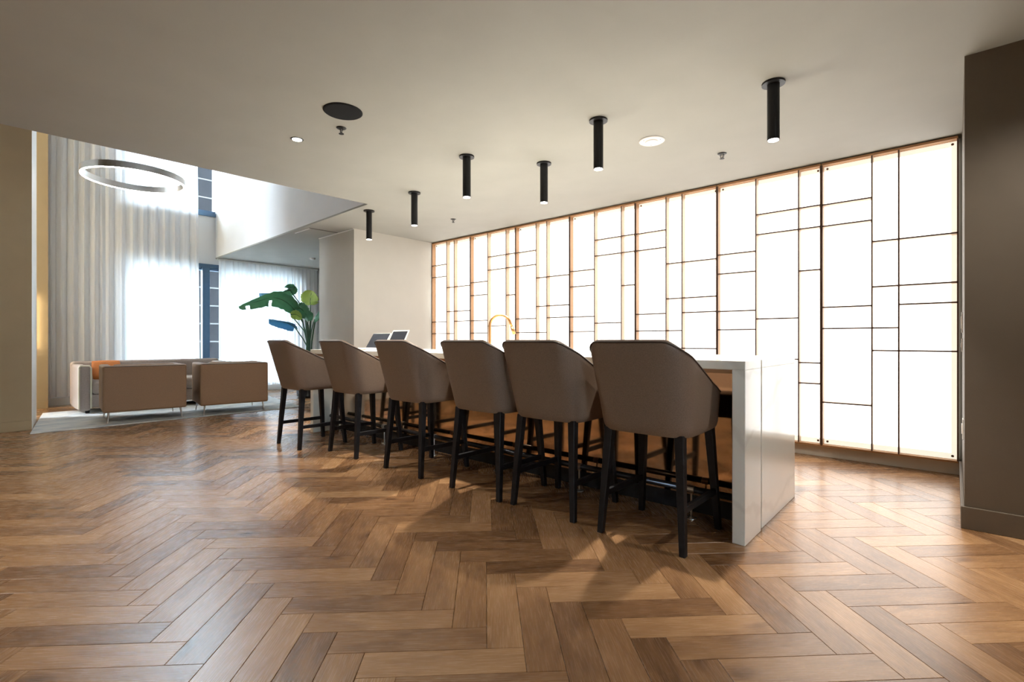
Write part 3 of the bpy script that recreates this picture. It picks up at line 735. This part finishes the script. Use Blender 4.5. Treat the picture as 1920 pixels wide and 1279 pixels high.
# ---- curtains
def curtain(name, label, y0, y1, z0, z1, x, wl, amp, seed, skew=0.):
    rnd = random.Random(seed); ph = [rnd.uniform(0, 6.28) for _ in range(4)]
    ny = int((y1 - y0) / .009); zs = [z0 + (z1 - z0) * k / 10 for k in range(11)]
    v = []; f = []
    for k, z in enumerate(zs):
        fl = 1 - .35 * (k / 10)
        for i in range(ny + 1):
            y = y0 + (y1 - y0) * i / ny
            a = 2 * PI * (y - y0) / wl + .8 * math.sin(2.1 * (y - y0) + ph[0]) + .15 * math.sin(z * 1.3 + ph[1])
            dx = amp * fl * (math.sin(a) + .35 * math.sin(2.3 * a + ph[2]) ) + .01 * math.sin(7 * y + ph[3])
            v.append((x + dx, y + .25 * amp * math.sin(2 * a) + skew * (1 - k / 10) * (y - y0) / (y1 - y0), z))
    for k in range(10):
        for i in range(ny): f.append((k * (ny + 1) + i, k * (ny + 1) + i + 1, (k + 1) * (ny + 1) + i + 1, (k + 1) * (ny + 1) + i))
    t = thing(name, label, 'curtain', (0, 0, 0), 0, 'sheer white curtains')
    MB().add(v, f).build('cloth', 'sheer_cloth', t, smooth=True)
    MB().box((x - .02, y0 - .01, z1 - .005), (x + .02, y1 + .01, z1 + .02)).build('track', 'white_trim', t)
    return t
curtain('sheer_curtain', 'double height sheer curtain beside the taupe wall stub, greyer part', .885, 1.515, .14, 6.9, -10.2, .13, .036, 1)
curtain('sheer_curtain', 'double height sheer curtain bright before the windows, left of the mullion', 1.56, 2.83, .14, 6.9, -10.2, .15, .032, 2, .06)
curtain('sheer_curtain', 'single storey sheer curtain right of the mullion, behind the plant', 3.19, 5.1, .12, 2.505, -10.2, .10, .026, 3)

# ---- plant
PX = -8.6
base = at_x(578, 655, PX); bx, by = base.x, base.y
t = thing('potted_plant', 'bird of paradise plant with large drooping leaves beside the pillar', 'plant', (bx, by, 0))
MB().lathe([(.13, 0), (.19, .02), (.21, .40), (.20, .40), (.19, .37), (.02, .37)], 32).build('pot', 'planter_black', t, smooth=False)
MB().lathe([(.188, .372), (.10, .385), (.01, .39)], 24).build('soil', 'soil', t)
def leaf(pts_px, width, mat, stem_px=None, tilt=0., curl=.25, dxs=0., notch=()):
    """midrib through photo points (px, py, dX) from the leaf base to its tip; blade drooping to both sides"""
    P_ = [at_x(a, b, PX + c) - Vector((bx, by, 0)) for a, b, c in pts_px]
    n = 18; mid = []
    for i in range(n + 1):           # Catmull-Rom through the points
        u = i / n * (len(P_) - 1); k = min(int(u), len(P_) - 2); q = u - k
        p0, p1, p2, p3 = P_[max(k - 1, 0)], P_[k], P_[k + 1], P_[min(k + 2, len(P_) - 1)]
        mid.append(.5 * ((2 * p1) + (p2 - p0) * q + (2 * p0 - 5 * p1 + 4 * p2 - p3) * q * q + (3 * p1 - p0 - 3 * p2 + p3) * q ** 3))
    v = []; f = []
    side0 = Vector((math.cos(tilt) * .75, math.cos(tilt) * .45, math.sin(tilt)))
    M = 6
    for i, p in enumerate(mid):
        tg = (mid[min(i + 1, n)] - mid[max(i - 1, 0)]).normalized()
        sd = (side0 - tg * side0.dot(tg)).normalized(); up = sd.cross(tg)
        if up.z < 0: up = -up
        s_ = i / n; wd = width * (math.sin(PI * min(1, s_ * .93 + .05)) ** .6) * (1 - .25 * s_)
        wd *= 1 + .06 * math.sin(i * 2.7)
        for j in range(-M, M + 1):
            a = j / M; q = p + sd * wd * a - up * curl * width * abs(a) ** 1.6 + up * .02 * width * math.cos(a * 25 + i)
            v.append(q)
    w_ = 2 * M + 1
    for i in range(n):
        for j in range(w_ - 1):
            if (i, j < M) in notch and abs(j - M + .5) > 2: continue
            f.append((i * w_ + j, (i + 1) * w_ + j, (i + 1) * w_ + j + 1, i * w_ + j + 1))
    lo = MB().add(v, f).build('leaf', mat, t, smooth=True)
    md = lo.modifiers.new('thick', 'SOLIDIFY'); md.thickness = .002
    MB().tube([m_ - Vector((0, 0, .002)) for m_ in mid[:-1]], [.007 - .005 * i / n for i in range(n)], 6).build('midrib', 'stem_green', lo)
    if stem_px:
        S_ = [at_x(a, b, PX + c) - Vector((bx, by, 0)) for a, b, c in stem_px] + [mid[0]]
        S_ = [Vector((S_[0].x * .4, S_[0].y * .4, .36))] + S_
        MB().tube(S_, [.013] + [.0115 - .005 * i / len(S_) for i in range(len(S_) - 1)], 7).build('stem', 'stem_green', t)
leaf([(556, 586, .05), (538, 567, .15), (512, 558, .25), (480, 566, .35), (447, 575, .4)], .17, 'leaf_green', [(575, 640, 0), (568, 605, 0)], tilt=.9, curl=.2, notch={(9, True), (15, True)})
leaf([(552, 575, -.05), (536, 564, -.05), (520, 553, 0), (506, 550, 0), (486, 550, 0)], .11, 'leaf_blue', [(577, 640, 0), (567, 600, 0)], tilt=.2, curl=.5)
leaf([(550, 553, .1), (546, 547, .1), (541, 541, .12), (552, 535, .15)], .13, 'leaf_green', [(579, 640, 0), (573, 590, 0), (560, 566, .05)], tilt=1.0, curl=.2)
leaf([(553, 614, .05), (540, 606, .12), (524, 602, .2), (504, 598, .3)], .13, 'leaf_blue', [(577, 652, 0), (568, 635, 0)], tilt=.35, curl=.5)
leaf([(560, 575, .1), (566, 580, .15), (574, 590, .2), (578, 602, .25)], .15, 'leaf_green', [(580, 640, 0), (578, 610, 0)], tilt=.9, curl=.35)
leaf([(582, 572, 0), (582, 562, 0), (583, 553, .02), (585, 545, .04)], .20, 'leaf_lime', [(580, 640, 0), (582, 600, 0)], tilt=.1, curl=.12)
leaf([(588, 604, 0), (594, 592, 0), (600, 580, 0)], .12, 'leaf_green', [(581, 640, 0), (584, 620, 0)], tilt=.8, curl=.2)
leaf([(592, 600, -.2), (602, 585, -.3), (614, 570, -.4)], .12, 'leaf_green', [(585, 640, -.05), (588, 620, -.1)], tilt=.2, curl=.2)
leaf([(545, 590, .1), (556, 590, .15), (566, 598, .2)], .10, 'leaf_lime', [(579, 645, 0), (570, 620, 0)], tilt=.7, curl=.3)
for k, (a, b) in enumerate([(572, 596), (577, 598), (583, 600), (590, 604), (574, 606)]):
    S_ = [at_x(a, b, PX + .05 * k - .1) - Vector((bx, by, 0)), at_x((a + 579) / 2, 640, PX) - Vector((bx, by, 0)), Vector((.02 * (k - 2), .02 * k - .03, .36))]
    MB().tube(S_, [.008, .012, .016], 7).build('stem', 'stem_green', t)
